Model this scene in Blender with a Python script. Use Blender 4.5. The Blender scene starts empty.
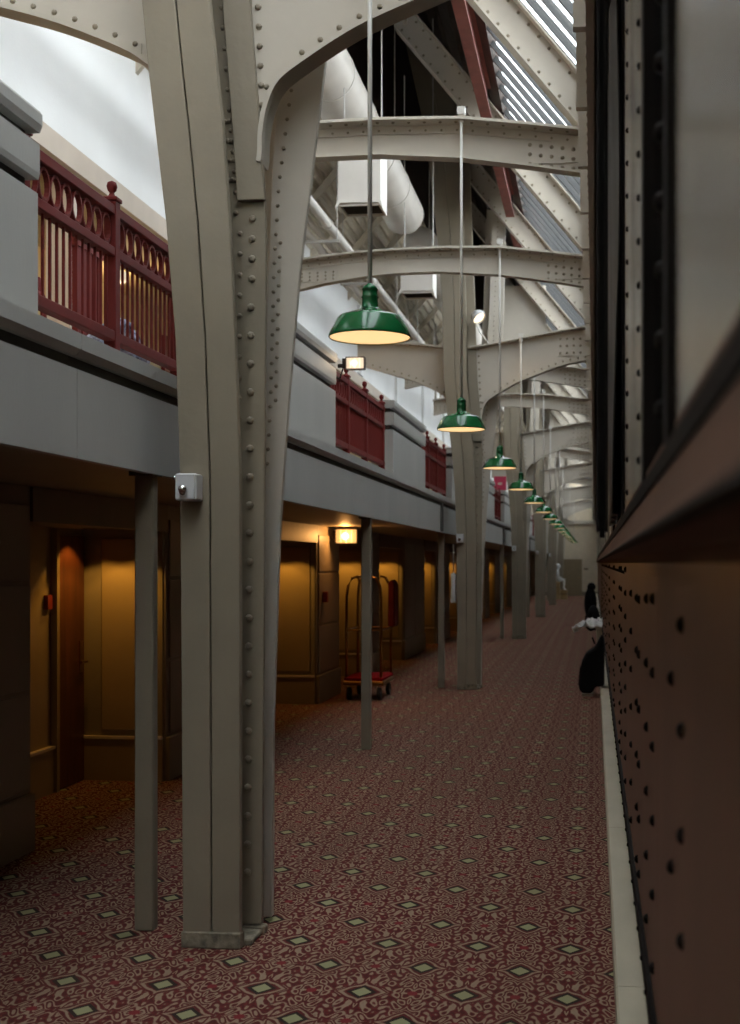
import bpy, math, random
from math import sin, cos, pi, radians, hypot, atan2
random.seed(7)
SC = bpy.context.scene
COL = SC.collection

# ------------------------------------------------------------------ camera, sky, exposure
cam_data = bpy.data.cameras.new('camera')
cam = bpy.data.objects.new('camera', cam_data)
COL.objects.link(cam)
cam.location = (0.0, 0.0, 1.8)
cam.rotation_euler = (radians(90), 0, atan2(132, 1250))
cam_data.sensor_fit = 'VERTICAL'
cam_data.sensor_height = 36.0
cam_data.lens = 1250 / 1024 * 36.0
cam_data.shift_x = -92 / 1024
cam_data.shift_y = 51 / 1024
cam_data.clip_start = 0.05
cam_data.clip_end = 300
cam_data.dof.use_dof = True
cam_data.dof.focus_distance = 7.0
cam_data.dof.aperture_fstop = 3.2
SC.camera = cam

world = bpy.data.worlds.new('world')
SC.world = world
world.use_nodes = True
bg = world.node_tree.nodes['Background']
bg.inputs[0].default_value = (0.96, 0.98, 1.0, 1)      # overcast sky
bg.inputs[1].default_value = 8.0

SC.view_settings.view_transform = 'Standard'
SC.view_settings.look = 'None'
SC.view_settings.gamma = 1.0
SC.view_settings.use_curve_mapping = False
SC.view_settings.exposure = 0.0


# ------------------------------------------------------------------ materials
class Nd:
    """tiny wrapper for arithmetic on shader sockets"""
    def __init__(s, nt, sock): s.nt, s.k = nt, sock
    def _op(s, op, *o):
        n = s.nt.nodes.new('ShaderNodeMath'); n.operation = op
        for i, q in enumerate((s,) + o):
            if isinstance(q, Nd): s.nt.links.new(q.k, n.inputs[i])
            else: n.inputs[i].default_value = q
        return Nd(s.nt, n.outputs[0])
    def __add__(s, o): return s._op('ADD', o)
    def __sub__(s, o): return s._op('SUBTRACT', o)
    def __mul__(s, o): return s._op('MULTIPLY', o)
    def frac(s): return s._op('FRACT')
    def abs(s): return s._op('ABSOLUTE')
    def min(s, o): return s._op('MINIMUM', o)
    def max(s, o): return s._op('MAXIMUM', o)
    def sin(s): return s._op('SINE')
    def sqrt(s): return s._op('SQRT')
    def gt(s, o): return s._op('GREATER_THAN', o)
    def lt(s, o): return s._op('LESS_THAN', o)


def new_mat(name):
    m = bpy.data.materials.new(name); m.use_nodes = True
    return m, m.node_tree, m.node_tree.nodes['Principled BSDF']


def mat(name, col, rough=0.5, metal=0.0, var=0.12, scale=4.0, bump=0.0, bscale=60.0, stretch=None, spec=0.5):
    m, nt, b = new_mat(name)
    b.inputs['Roughness'].default_value = rough
    b.inputs['Metallic'].default_value = metal
    b.inputs['Specular IOR Level'].default_value = spec
    tc = nt.nodes.new('ShaderNodeTexCoord')
    src = tc.outputs['Object']
    if stretch:
        mp = nt.nodes.new('ShaderNodeMapping'); mp.inputs['Scale'].default_value = stretch
        nt.links.new(src, mp.inputs[0]); src = mp.outputs[0]
    no = nt.nodes.new('ShaderNodeTexNoise'); no.inputs['Scale'].default_value = scale
    no.inputs['Detail'].default_value = 5
    nt.links.new(src, no.inputs['Vector'])
    rp = nt.nodes.new('ShaderNodeValToRGB')
    rp.color_ramp.elements[0].position = 0.3; rp.color_ramp.elements[1].position = 0.7
    rp.color_ramp.elements[0].color = tuple(c * (1 - var) for c in col) + (1,)
    rp.color_ramp.elements[1].color = tuple(min(1, c * (1 + var)) for c in col) + (1,)
    nt.links.new(no.outputs['Fac'], rp.inputs[0])
    nt.links.new(rp.outputs[0], b.inputs['Base Color'])
    if bump:
        n2 = nt.nodes.new('ShaderNodeTexNoise'); n2.inputs['Scale'].default_value = bscale
        nt.links.new(src, n2.inputs['Vector'])
        bp = nt.nodes.new('ShaderNodeBump'); bp.inputs['Strength'].default_value = bump; bp.inputs['Distance'].default_value = 0.01
        nt.links.new(n2.outputs['Fac'], bp.inputs['Height']); nt.links.new(bp.outputs[0], b.inputs['Normal'])
    return m


def emis(name, col, strength, base=(0.8, 0.8, 0.8)):
    m, nt, b = new_mat(name)
    b.inputs['Base Color'].default_value = base + (1,)
    b.inputs['Emission Color'].default_value = col + (1,)
    b.inputs['Emission Strength'].default_value = strength
    return m


M = {}
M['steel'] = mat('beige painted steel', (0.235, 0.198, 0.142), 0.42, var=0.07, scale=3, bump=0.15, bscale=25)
M['steel_pale'] = mat('lit tone painted steel', (0.46, 0.415, 0.345), 0.45, var=0.06, scale=3, bump=0.1, bscale=25)  # the beige paint again, lightened in colour for the well-lit upper steelwork
M['grout'] = mat('chipped concrete', (0.20, 0.17, 0.12), 0.9, var=0.4, scale=22, bump=0.8, bscale=30)
M['fascia'] = mat('grey painted board', (0.37, 0.362, 0.335), 0.55, var=0.06, scale=2, stretch=(1, 1, 0.3), bump=0.08)
M['groove'] = mat('groove shade and dark fittings', (0.045, 0.038, 0.032), 0.7)  # shadow in the grooves put into the colour; also real dark fittings
M['white'] = mat('white plaster', (0.86, 0.86, 0.84), 0.8, var=0.04, scale=1.2, bump=0.1, bscale=40)
M['cream'] = mat('cream painted board', (0.62, 0.53, 0.43), 0.6, var=0.05)
M['ochre'] = mat('ochre plaster', (0.58, 0.46, 0.25), 0.7, var=0.12)
M['red'] = mat('red painted iron', (0.13, 0.013, 0.011), 0.6, spec=0.25, var=0.15)
M['redprimer'] = mat('red oxide steel', (0.17, 0.045, 0.035), 0.7, var=0.2, scale=6)
M['green'] = mat('green enamel', (0.008, 0.105, 0.030), 0.14, var=0.08)
M['pipe'] = mat('grey conduit', (0.50, 0.48, 0.44), 0.4, var=0.05)
M['slate'] = mat('dark slate paint', (0.035, 0.036, 0.036), 0.5, var=0.1)
M['duct'] = mat('white duct paint', (0.66, 0.62, 0.56), 0.5, var=0.05)
M['deck'] = mat('corrugated deck paint', (0.56, 0.50, 0.40), 0.6, var=0.12)
M['darkroof'] = mat('roof boards darkened as shade', (0.040, 0.028, 0.022), 0.75, var=0.35, scale=5)  # brown boards, the gloom of the unlit roof put into their colour
M['tan'] = mat('tan painted panel', (0.24, 0.20, 0.15), 0.5, var=0.06, scale=2)
M['tan_gold'] = mat('warm tan panel', (0.32, 0.24, 0.14), 0.5, var=0.06, scale=2)
M['trimdark'] = mat('brown painted trim', (0.17, 0.13, 0.09), 0.5, var=0.1)
M['wood'] = mat('reddish door wood', (0.10, 0.030, 0.014), 0.4, var=0.35, scale=3, stretch=(6, 6, 0.6))
M['brass'] = mat('brass', (0.34, 0.20, 0.08), 0.28, metal=1.0, var=0.1)
M['chrome'] = mat('brushed chrome', (0.7, 0.7, 0.7), 0.25, metal=1.0, var=0.05)
M['black'] = mat('black paint', (0.010, 0.009, 0.009), 0.55, spec=0.12, var=0.2)
M['rubber'] = mat('black rubber', (0.015, 0.014, 0.013), 0.6, spec=0.3, var=0.2)
M['bag'] = mat('black nylon', (0.006, 0.006, 0.007), 0.9, spec=0.15, var=0.3, bump=0.4, bscale=50)
M['cloth'] = mat('white cloth', (0.75, 0.73, 0.70), 0.9, var=0.06, bump=0.5, bscale=12)
M['car_low'] = mat('brown carriage paint', (0.125, 0.066, 0.042), 0.38, var=0.18, scale=2.2, stretch=(1, 1, 0.25), bump=0.06, bscale=14)
M['car_up'] = mat('olive grey carriage paint', (0.25, 0.225, 0.18), 0.25, 0.5, var=0.14, scale=2.0, bump=0.06, bscale=10)
M['car_belt'] = mat('bronze brown carriage belt', (0.095, 0.048, 0.031), 0.6, spec=0.06, var=0.2, scale=3, stretch=(1, 0.3, 1))
M['rivetdark'] = mat('dark rivet paint', (0.010, 0.008, 0.007), 0.7, spec=0.06)
M['kerb'] = mat('cream kerb paint', (0.44, 0.385, 0.28), 0.6, var=0.12, scale=5, stretch=(1, 0.3, 1))
M['outlet'] = mat('grey cast box', (0.50, 0.50, 0.50), 0.45, var=0.06)
M['redcarpet'] = mat('red cart carpet', (0.24, 0.008, 0.012), 0.95, spec=0.1)
M['crate'] = mat('tan trunk board', (0.42, 0.28, 0.13), 0.6, var=0.2)
M['statue'] = mat('white statue plaster', (0.80, 0.82, 0.83), 0.7, var=0.04)
M['endwall'] = mat('beige end wall', (0.60, 0.52, 0.39), 0.7, var=0.05)
M['enddoor'] = mat('tan end door', (0.27, 0.21, 0.125), 0.5, var=0.06)
M['lampglow'] = emis('lamp glow', (1.0, 0.66, 0.30), 1.15)
M['sconceglow'] = emis('sconce glow', (1.0, 0.52, 0.16), 0.95, base=(0.04, 0.03, 0.02))
M['sconcewhite'] = emis('upper sconce glow', (1.0, 0.80, 0.58), 0.80, base=(0.04, 0.03, 0.02))
M['bulb'] = emis('bulb glow', (1.0, 0.88, 0.58), 1.5, base=(0.1, 0.1, 0.1))
M['spotglow'] = emis('spot glow', (1.0, 0.78, 0.5), 2.0)
M['enamel'] = mat('cream enamel', (0.75, 0.70, 0.58), 0.4)
M['blueplaid'] = mat('blue and white fabric', (0.30, 0.32, 0.42), 0.9, var=0.9, scale=28)
M['yellow'] = mat('yellow plastic', (0.55, 0.30, 0.03), 0.6)
M['fire'] = mat('red plastic', (0.22, 0.012, 0.012), 0.5)
M['pink'] = mat('crimson sign paint', (0.50, 0.03, 0.09), 0.5)
M['leafy'] = mat('dark green leaves', (0.03, 0.06, 0.025), 0.6, var=0.4, scale=12)


def glass_mat(name, col, trans):
    m, nt, b = new_mat(name)
    out = nt.nodes['Material Output']
    t = nt.nodes.new('ShaderNodeBsdfTransparent'); t.inputs[0].default_value = tuple(c * trans for c in col) + (1,)
    g = nt.nodes.new('ShaderNodeBsdfGlossy'); g.inputs['Roughness'].default_value = 0.08
    mx = nt.nodes.new('ShaderNodeMixShader'); mx.inputs[0].default_value = 0.06
    nt.links.new(t.outputs[0], mx.inputs[1]); nt.links.new(g.outputs[0], mx.inputs[2])
    nt.links.new(mx.outputs[0], out.inputs[0])
    return m


M['glass'] = glass_mat('skylight glass', (0.95, 0.98, 1.0), 0.95)
M['darkglass'] = mat('dark carriage glass', (0.010, 0.013, 0.016), 0.06)


def carpet():
    m, nt, b = new_mat('patterned carpet')
    b.inputs['Roughness'].default_value = 0.95
    b.inputs['Specular IOR Level'].default_value = 0.15
    tc = nt.nodes.new('ShaderNodeTexCoord')
    sp = nt.nodes.new('ShaderNodeSeparateXYZ'); nt.links.new(tc.outputs['Object'], sp.inputs[0])
    x = (Nd(nt, sp.outputs[0]) + 0.325) * (1 / 0.43)
    y = (Nd(nt, sp.outputs[1]) - 5.51) * (1 / 0.67)
    x = x + 200.0; y = y + 200.0

    def l1(ox, oy, wx, wy, rnd=False):
        def one(o1, o2):
            dx = (((x + o1).frac()) - 0.5).abs() * (0.43 / wx)
            dy = (((y + o2).frac()) - 0.5).abs() * (0.67 / wy)
            return ((dx * dx + dy * dy).sqrt()) if rnd else dx + dy
        return one(ox + .5, oy + .5).min(one(ox, oy))
    d = l1(0, 0, .058, .072)                 # 1.0 at the edge of each diamond
    e = l1(.5, 0, .10, .12, True)            # round medallions between them
    f = l1(.25, .25, .09, .10, True).min(l1(.75, .25, .09, .10, True))
    nz = nt.nodes.new('ShaderNodeTexNoise'); nz.inputs['Scale'].default_value = 30
    nt.links.new(tc.outputs['Object'], nz.inputs['Vector'])
    n = Nd(nt, nz.outputs['Fac'])
    mx = (x.frac() - 0.5).abs(); my = (y.frac() - 0.5).abs()
    b1 = ((mx * (2 * pi * 3)) + (my * (2 * pi * 3)).sin() * 1.9).sin()
    b2 = ((my * (2 * pi * 4)) + (mx * (2 * pi * 4)).sin() * 1.9).sin()
    b3 = ((mx * (2 * pi * 7)) - (my * (2 * pi * 5)).sin() * 1.2).sin()
    weave = ((b1 + b2) * 3.6 + b3 * 1.1 + n * 1.6 + e * 3.0).sin()
    halo = ((d * 9.0) + b1 * 1.4 + n * 1.5).sin()
    near_d = d.lt(2.0)
    v = halo * near_d + weave * (near_d * -1.0 + 1.0)
    v = v + ((n - 0.5) * 1.2)
    cr = nt.nodes.new('ShaderNodeValToRGB')
    el = cr.color_ramp.elements
    el[0].position = 0.0; el[0].color = (0.063, 0.008, 0.008, 1)
    el[1].position = 1.0; el[1].color = (0.266, 0.188, 0.125, 1)
    for p, c in ((.30, (0.126, 0.016, 0.015, 1)), (.48, (0.096, 0.021, 0.017, 1)), (.56, (0.041, 0.018, 0.013, 1)), (.66, (0.222, 0.132, 0.091, 1))):
        q = el.new(p); q.color = c
    nt.links.new((v * 0.5 + 0.5).k, cr.inputs[0])
    big = nt.nodes.new('ShaderNodeTexNoise'); big.inputs['Scale'].default_value = 0.7
    nt.links.new(tc.outputs['Object'], big.inputs['Vector'])

    def mix(fac, a, bcol, blend='MIX'):
        mx = nt.nodes.new('ShaderNodeMix'); mx.data_type = 'RGBA'; mx.blend_type = blend
        if isinstance(fac, Nd): nt.links.new(fac.k, mx.inputs[0])
        else: mx.inputs[0].default_value = fac
        nt.links.new(a, mx.inputs[6])
        if isinstance(bcol, tuple): mx.inputs[7].default_value = bcol
        else: nt.links.new(bcol, mx.inputs[7])
        return mx.outputs[2]
    c = mix(d.lt(1.12), cr.outputs[0], (0.018, 0.012, 0.009, 1))
    c = mix(d.lt(0.74), c, (0.252, 0.248, 0.129, 1))
    c = mix(e.lt(0.22), c, (0.16, 0.015, 0.018, 1))
    wear = (Nd(nt, big.outputs['Fac']) - 0.35) * 0.5
    c = mix(wear.max(0.0), c, (0.096, 0.056, 0.034, 1))
    nt.links.new(c, b.inputs['Base Color'])
    bp = nt.nodes.new('ShaderNodeBump'); bp.inputs['Strength'].default_value = 0.3; bp.inputs['Distance'].default_value = 0.004
    fz = nt.nodes.new('ShaderNodeTexNoise'); fz.inputs['Scale'].default_value = 260
    nt.links.new(tc.outputs['Object'], fz.inputs['Vector'])
    nt.links.new(fz.outputs['Fac'], bp.inputs['Height']); nt.links.new(bp.outputs[0], b.inputs['Normal'])
    return m


M['carpet'] = carpet()


# ------------------------------------------------------------------ mesh helpers
class MB:
    def __init__(s): s.v, s.f = [], []
    def add(s, vs, fs):
        n = len(s.v); s.v += [tuple(p) for p in vs]; s.f += [tuple(i + n for i in q) for q in fs]; return s
    def box(s, x0, x1, y0, y1, z0, z1):
        return s.add([(x0, y0, z0), (x1, y0, z0), (x1, y1, z0), (x0, y1, z0), (x0, y0, z1), (x1, y0, z1), (x1, y1, z1), (x0, y1, z1)],
                     [(0, 3, 2, 1), (4, 5, 6, 7), (0, 1, 5, 4), (1, 2, 6, 5), (2, 3, 7, 6), (3, 0, 4, 7)])
    def prism_y(s, poly, y0, y1):
        """closed (x, z) outline run from y0 to y1"""
        n = len(poly)
        a = sum(poly[i][0] * poly[(i + 1) % n][1] - poly[(i + 1) % n][0] * poly[i][1] for i in range(n))
        if a < 0: poly = poly[::-1]
        vs = [(p[0], y0, p[1]) for p in poly] + [(p[0], y1, p[1]) for p in poly]
        fs = [tuple(range(n)), tuple(range(2 * n - 1, n - 1, -1))]
        fs += [(i, i + n, (i + 1) % n + n, (i + 1) % n) for i in range(n)]
        return s.add(vs, fs)
    def band_y(s, top, bot, y0, y1):
        """top and bottom polylines of equal length, cut into quads"""
        n = len(top); vs = []
        for y in (y0, y1):
            vs += [(p[0], y, p[1]) for p in bot] + [(p[0], y, p[1]) for p in top]
        fs = []
        for i in range(n - 1):
            b0, b1, t1, t0 = i, i + 1, n + i + 1, n + i
            fs.append((b0, b1, t1, t0)); k = 2 * n
            fs.append((b0 + k, t0 + k, t1 + k, b1 + k))
            fs.append((t0, t1, t1 + k, t0 + k)); fs.append((b1, b0, b0 + k, b1 + k))
        k = 2 * n
        fs.append((0, n, n + k, k)); fs.append((n - 1, n - 1 + k, 2 * n - 1 + k, 2 * n - 1))
        return s.add(vs, fs)
    def strip_y(s, line, th, y0, y1):
        """polyline in x-z thickened by th to its upper side, run along y"""
        off = []
        for i, p in enumerate(line):
            a = line[max(0, i - 1)]; b = line[min(len(line) - 1, i + 1)]
            dx, dz = b[0] - a[0], b[1] - a[1]; l = hypot(dx, dz) or 1
            nx, nz = -dz / l, dx / l
            off.append((p[0] + nx * th, p[1] + nz * th))
        return s.band_y(off, line, y0, y1)
    def tube(s, pts, r, n=8, cap=True):
        rings = []
        rr = r if isinstance(r, (list, tuple)) else [r] * len(pts)
        for i, p in enumerate(pts):
            a = pts[max(0, i - 1)]; b = pts[min(len(pts) - 1, i + 1)]
            d = [b[k] - a[k] for k in range(3)]; l = math.sqrt(sum(q * q for q in d)) or 1; d = [q / l for q in d]
            up = (0, 0, 1) if abs(d[2]) < 0.9 else (1, 0, 0)
            u = (d[1] * up[2] - d[2] * up[1], d[2] * up[0] - d[0] * up[2], d[0] * up[1] - d[1] * up[0])
            l = math.sqrt(sum(q * q for q in u)); u = [q / l for q in u]
            w = (d[1] * u[2] - d[2] * u[1], d[2] * u[0] - d[0] * u[2], d[0] * u[1] - d[1] * u[0])
            rings.append([tuple(p[k] + rr[i] * (cos(2 * pi * j / n) * u[k] + sin(2 * pi * j / n) * w[k]) for k in range(3)) for j in range(n)])
        vs = [q for R in rings for q in R]; fs = []
        for i in range(len(pts) - 1):
            for j in range(n):
                fs.append((i * n + j, i * n + (j + 1) % n, (i + 1) * n + (j + 1) % n, (i + 1) * n + j))
        if cap:
            fs.append(tuple(range(n - 1, -1, -1))); m = (len(pts) - 1) * n; fs.append(tuple(range(m, m + n)))
        return s.add(vs, fs)
    def lathe(s, prof, c=(0, 0, 0), n=24, closed=False):
        vs = [(c[0] + r * cos(2 * pi * j / n), c[1] + r * sin(2 * pi * j / n), c[2] + z) for r, z in prof for j in range(n)]
        fs = [(i * n + j, i * n + (j + 1) % n, (i + 1) * n + (j + 1) % n, (i + 1) * n + j) for i in range(len(prof) - 1) for j in range(n)]
        if closed: fs += [tuple(range(n - 1, -1, -1)), tuple(range((len(prof) - 1) * n, len(prof) * n))]
        return s.add(vs, fs)
    def ball(s, c, r, n=10, k=6, sq=(1, 1, 1)):
        prof = [(max(1e-4, r * sin(pi * i / k)), -r * cos(pi * i / k)) for i in range(k + 1)]
        vs = [(c[0] + q * cos(2 * pi * j / n) * sq[0], c[1] + q * sin(2 * pi * j / n) * sq[1], c[2] + z * sq[2]) for q, z in prof for j in range(n)]
        fs = [(i * n + j, i * n + (j + 1) % n, (i + 1) * n + (j + 1) % n, (i + 1) * n + j) for i in range(k) for j in range(n)]
        return s.add(vs, fs)
    def rivet(s, p, r, d='-y', n=7):
        ax = {'-y': ((1, 0, 0), (0, 0, 1), (0, -1, 0)), '-x': ((0, 1, 0), (0, 0, -1), (-1, 0, 0)), '+x': ((0, 1, 0), (0, 0, 1), (1, 0, 0)),
              '-z': ((1, 0, 0), (0, -1, 0), (0, 0, -1))}[d]
        vs = []
        for rad, h in ((1.0, 0.0), (0.82, 0.45), (0.4, 0.72)):
            for j in range(n):
                a, b = cos(2 * pi * j / n) * rad * r, sin(2 * pi * j / n) * rad * r
                vs.append(tuple(p[k] + a * ax[0][k] + b * ax[1][k] + h * r * ax[2][k] for k in range(3)))
        fs = [(i * n + j, i * n + (j + 1) % n, (i + 1) * n + (j + 1) % n, (i + 1) * n + j) for i in range(2) for j in range(n)]
        fs.append(tuple(range(2 * n, 3 * n)))
        return s.add(vs, fs)
    def build(s, name, m, parent=None, smooth=False, bevel=0, kind=None, label=None, loc=None):
        me = bpy.data.meshes.new(name); me.from_pydata(s.v, [], s.f); me.update()
        me.materials.append(M[m])
        if smooth: me.polygons.foreach_set('use_smooth', [True] * len(me.polygons))
        o = bpy.data.objects.new(name, me); COL.objects.link(o)
        if loc: o.location = loc
        if parent: o.parent = parent
        if bevel:
            b = o.modifiers.new('edge', 'BEVEL'); b.width = bevel; b.segments = 1; b.limit_method = 'ANGLE'
        if kind: o['kind'] = kind
        if label: o['label'] = label
        return o


def box(*a): return MB().box(*a)


def thing(name, label, cat, loc=(0, 0, 0), group=None, rz=0):
    o = bpy.data.objects.new(name, None); COL.objects.link(o)
    o.location = loc; o.rotation_euler = (0, 0, rz); o.empty_display_size = 0.1
    tag(o, label, cat, group); return o


def tag(o, label, cat, group=None):
    o['label'] = label; o['category'] = cat; o['kind'] = 'thing'
    if group: o['group'] = group
    return o


def struct(name, parent=None):
    o = bpy.data.objects.new(name, None); COL.objects.link(o); o['kind'] = 'structure'
    if parent: o.parent = parent
    return o


def copy_tree(o, parent=None):
    c = o.copy(); COL.objects.link(c)
    if parent: c.parent = parent
    for ch in list(o.children): copy_tree(ch, c)
    return c


def share(proto, loc, parent=None, rz=None):
    c = proto.copy(); COL.objects.link(c); c.location = loc
    if parent: c.parent = parent
    if rz is not None: c.rotation_euler = (0, 0, rz)
    return c


def lerp(tab, z):
    if z <= tab[0][0]: return tab[0][1]
    for (a, p), (b, q) in zip(tab, tab[1:]):
        if z <= b: return p + (q - p) * (z - a) / (b - a)
    return tab[-1][1]


ORD = ['first', 'second', 'third', 'fourth', 'fifth', 'sixth', 'seventh', 'eighth', 'ninth', 'tenth', 'eleventh', 'twelfth',
       'thirteenth', 'fourteenth', 'fifteenth', 'sixteenth', 'seventeenth', 'eighteenth', 'nineteenth', 'twentieth']
Y0, BAY, END = 5.68, 12.0, 69.3          # first column, column spacing, end wall
BACK = -7.0

# ------------------------------------------------------------------ setting: floor, walls, roof
fl = box(-5.4, 3.4, BACK, END, -0.2, 0).build('floor', 'carpet'); fl['kind'] = 'structure'

wr = box(3.3, 3.5, BACK, END, 0, 5.8).build('wall_right', 'white'); wr['kind'] = 'structure'
wb = box(-5.4, 3.5, BACK - 0.2, BACK, 0, 10.2).build('wall_back', 'endwall'); wb['kind'] = 'structure'

# end wall with its door
we = box(-5.4, 3.5, END, END + 0.2, 0, 10.2).build('wall_front', 'endwall'); we['kind'] = 'structure'
box(-5.2, 3.3, END - 0.12, END - 0.003, 3.94, 4.14).build('ledge_band', 'steel_pale', we)
box(-5.2, 3.3, END - 0.05, END - 0.003, 0.0, 0.22).build('skirting_board', 'tan', we)
dr = box(-1.62, -0.74, END - 0.06, END - 0.01, 0.02, 1.93).build('door_1', 'enddoor'); dr['kind'] = 'structure'
b = MB().box(-1.70, -1.62, END - 0.10, END - 0.005, 0, 2.0).box(-0.74, -0.66, END - 0.10, END - 0.005, 0, 2.0).box(-1.70, -0.66, END - 0.10, END - 0.005, 1.93, 2.01)
b.build('door_frame', 'enddoor', dr)
MB().ball((-0.82, END - 0.10, 0.98), 0.035).build('door_knob', 'brass', dr, smooth=True)
sg = box(-0.56, -0.32, END - 0.03, END - 0.004, 1.42, 1.52).build('wall_plate', 'trimdark')
tag(sg, 'small dark plate on the end wall beside the tan door', 'sign')

# left wall, upper storey: white plaster above a cream header, with an ochre-lit gallery behind
wl = struct('wall_left')
box(-4.15, -3.92, BACK, END, 4.93, 6.2).build('plaster_wall', 'white', wl)
box(-4.15, -3.88, BACK, END, 4.75, 4.928).build('header_board', 'cream', wl)
box(-5.4, -5.2, BACK, END, 2.7, 4.95).build('gallery_wall', 'ochre', wl)
box(-5.2, -4.16, BACK, END, 4.78, 4.92).build('gallery_ceiling', 'ochre', wl)
for i in range(13):                                   # shallow pilasters on the plaster
    y = 20.5 + i * 3.9
    box(-3.918, -3.86, y, y + 0.28, 4.94, 6.1).build('pilaster', 'white', wl)
for y in (4.6, 9.2, 12.5, 19.0, 26, 34, 44, 56):      # openings and posts of the gallery
    box(-4.14, -3.95, y - 0.09, y + 0.09, 2.74, 4.74).build('gallery_post', 'cream', wl)
for y, w in ((8.3, 1.05), (14.6, 1.0), (21, 1.0), (30, 1.0), (40, 1.0)):
    d = box(-5.19, -5.14, y, y + w, 2.74, 4.55).build('gallery_door', 'red', wl)

# balcony slab and fascia
sl = box(-5.2, -2.17, BACK, END, 2.285, 2.70).build('balcony_slab', 'tan'); sl['kind'] = 'structure'
tr = struct('trim_1')
y = BACK
while y < END - 0.1:
    y2 = min(END - 0.005, y + 5.98)
    box(-2.168, -2.12, y + 0.003, y2 - 0.003, 2.232, 2.60).build('fascia_board', 'fascia', tr)
    box(-2.168, -2.155, y + 0.003, y2 - 0.003, 2.60, 2.655).build('fascia_groove', 'groove', tr)
    MB().prism_y([(-2.55, 2.70), (-2.168, 2.70), (-2.168, 2.655), (-2.125, 2.655), (-2.10, 2.68), (-2.10, 2.745), (-2.55, 2.745)], y + 0.003, y2 - 0.003).build('fascia_ledge', 'fascia', tr)
    y = y2
for y in (17.2, 29.1, 41.1, 53):
    box(-2.118, -2.09, y, y + 0.14, 2.24, 2.64).build('fascia_strap', 'groove', tr)

# left wall, ground floor: panelled wall with deep door recesses
gw = struct('wall_left')
SEG = [(-6.9, 2.2), (4.2, 7.52), (10.01, 13.2), (15.66, 17.05), (19.56, 20.3), (22.91, 25.81), (27.63, 30.3), (32.7, 33.7), (36.0, 37.8),
       (40.22, 42.0), (44.3, 48.0), (50.5, 54.5), (57.0, 62.0), (64.7, END - 0.01)]
box(-4.45, -4.24, BACK, END, 0, 2.28).build('recess_wall', 'tan_gold', gw)
for a, b_ in SEG:
    box(-4.24, -3.52, a, b_, 0, 2.28).build('wall_block', 'tan', gw)
    box(-3.52, -3.485, a, b_, 0.0, 0.36).build('base_panel', 'tan', gw, bevel=0.006)
    n = max(1, round((b_ - a) / 1.6)); w = (b_ - a - 0.10) / n
    for i in range(n):
        ya = a + 0.06 + i * w
        for z0, z1 in ((0.385, 0.985), (1.01, 1.665), (1.69, 2.16)):
            box(-3.519, -3.50, ya + 0.012, ya + w - 0.012, z0, z1).build('wall_panel', 'tan', gw, bevel=0.006)
    # jamb facing back along the corridor
    box(-4.22, -3.54, a - 0.028, a, 0, 0.345).build('jamb_base', 'tan_gold', gw)
    box(-4.22, -3.54, a - 0.040, a, 0.345, 0.368).build('jamb_rail', 'cream', gw)
    box(-4.06, -3.60, a - 0.022, a, 0.42, 2.0).build('jamb_panel', 'tan_gold', gw, bevel=0.006)
    box(-3.59, -3.54, a - 0.016, a, 0.37, 2.05).build('jamb_stile', 'tan', gw)
GAPS = [(SEG[i][1], SEG[i + 1][0]) for i in range(len(SEG) - 1)]
for a, b_ in GAPS:
    box(-4.24, -3.55, a, b_, 2.08, 2.28).build('recess_soffit', 'trimdark', gw)
    box(-3.55, -3.50, a, b_, 2.06, 2.28).build('recess_lintel', 'trimdark', gw)
# lamps sunk in the recess soffits wash the jambs
for i, (a, b_) in enumerate(GAPS[1:]):
    y = b_ - 0.36
    c = MB()
    for xx in (-4.02, -3.78): c.lathe([(0.045, 0), (0.055, 0), (0.055, 0.012), (0.045, 0.012)], (xx, y, 2.068), 14)
    c.box(-4.0, -3.8, y - 0.006, y + 0.006, 2.070, 2.079)
    o = c.build('recessed_downlight', 'chrome')
    tag(o, f'small twin downlight sunk in the {ORD[i]} doorway recess ceiling of the long wall', 'lamp', 'recessed downlights in the doorway recesses')
    for xx in (-4.02, -3.78):
        l = bpy.data.lights.new('downlight_glow', 'SPOT'); l.energy = 11; l.color = (1.0, 0.49, 0.075)
        l.spot_size = radians(108); l.spot_blend = 0.2; l.shadow_soft_size = 0.03
        lo = bpy.data.objects.new('downlight_glow', l); COL.objects.link(lo); lo.parent = o
        lo.location = (xx, y, 2.06)
# wooden room doors at the back of the recesses
for i, (a, b_) in enumerate(GAPS[1:]):
    if i > 6: break
    y1 = b_ - 0.03; y0 = y1 - 0.52 if i == 0 else y1 - 0.62
    d = box(-4.235, -4.205, y0, y1, 0.01, 2.02).build(f'door_{i + 2}', 'wood'); d['kind'] = 'structure'
    box(-4.236, -4.185, y0 - 0.05, y0, 0.0, 2.07).build('door_frame', 'tan_gold', d)
    MB().tube([(-4.205, y1 - 0.07, 0.99), (-4.15, y1 - 0.07, 0.99), (-4.15, y1 - 0.19, 0.99)], 0.011, 8).build('door_handle', 'brass', d)
    box(-4.206, -4.197, y1 - 0.10, y1 - 0.04, 0.90, 1.16).build('lock_plate', 'brass', d)
    o = box(-4.238, -4.205, y0 - 0.17, y0 - 0.09, 1.44, 1.55).build('call_plate', 'fire')
    tag(o, f'small red call plate beside the {ORD[i]} recessed wooden door', 'plate')
    # dado board along the recess back wall
    box(-4.239, -4.21, a + 0.02, y0 - 0.055, 0, 0.345).build('recess_base', 'tan_gold', gw)
    box(-4.239, -4.195, a + 0.02, y0 - 0.055, 0.345, 0.368).build('recess_rail', 'cream', gw)

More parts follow.
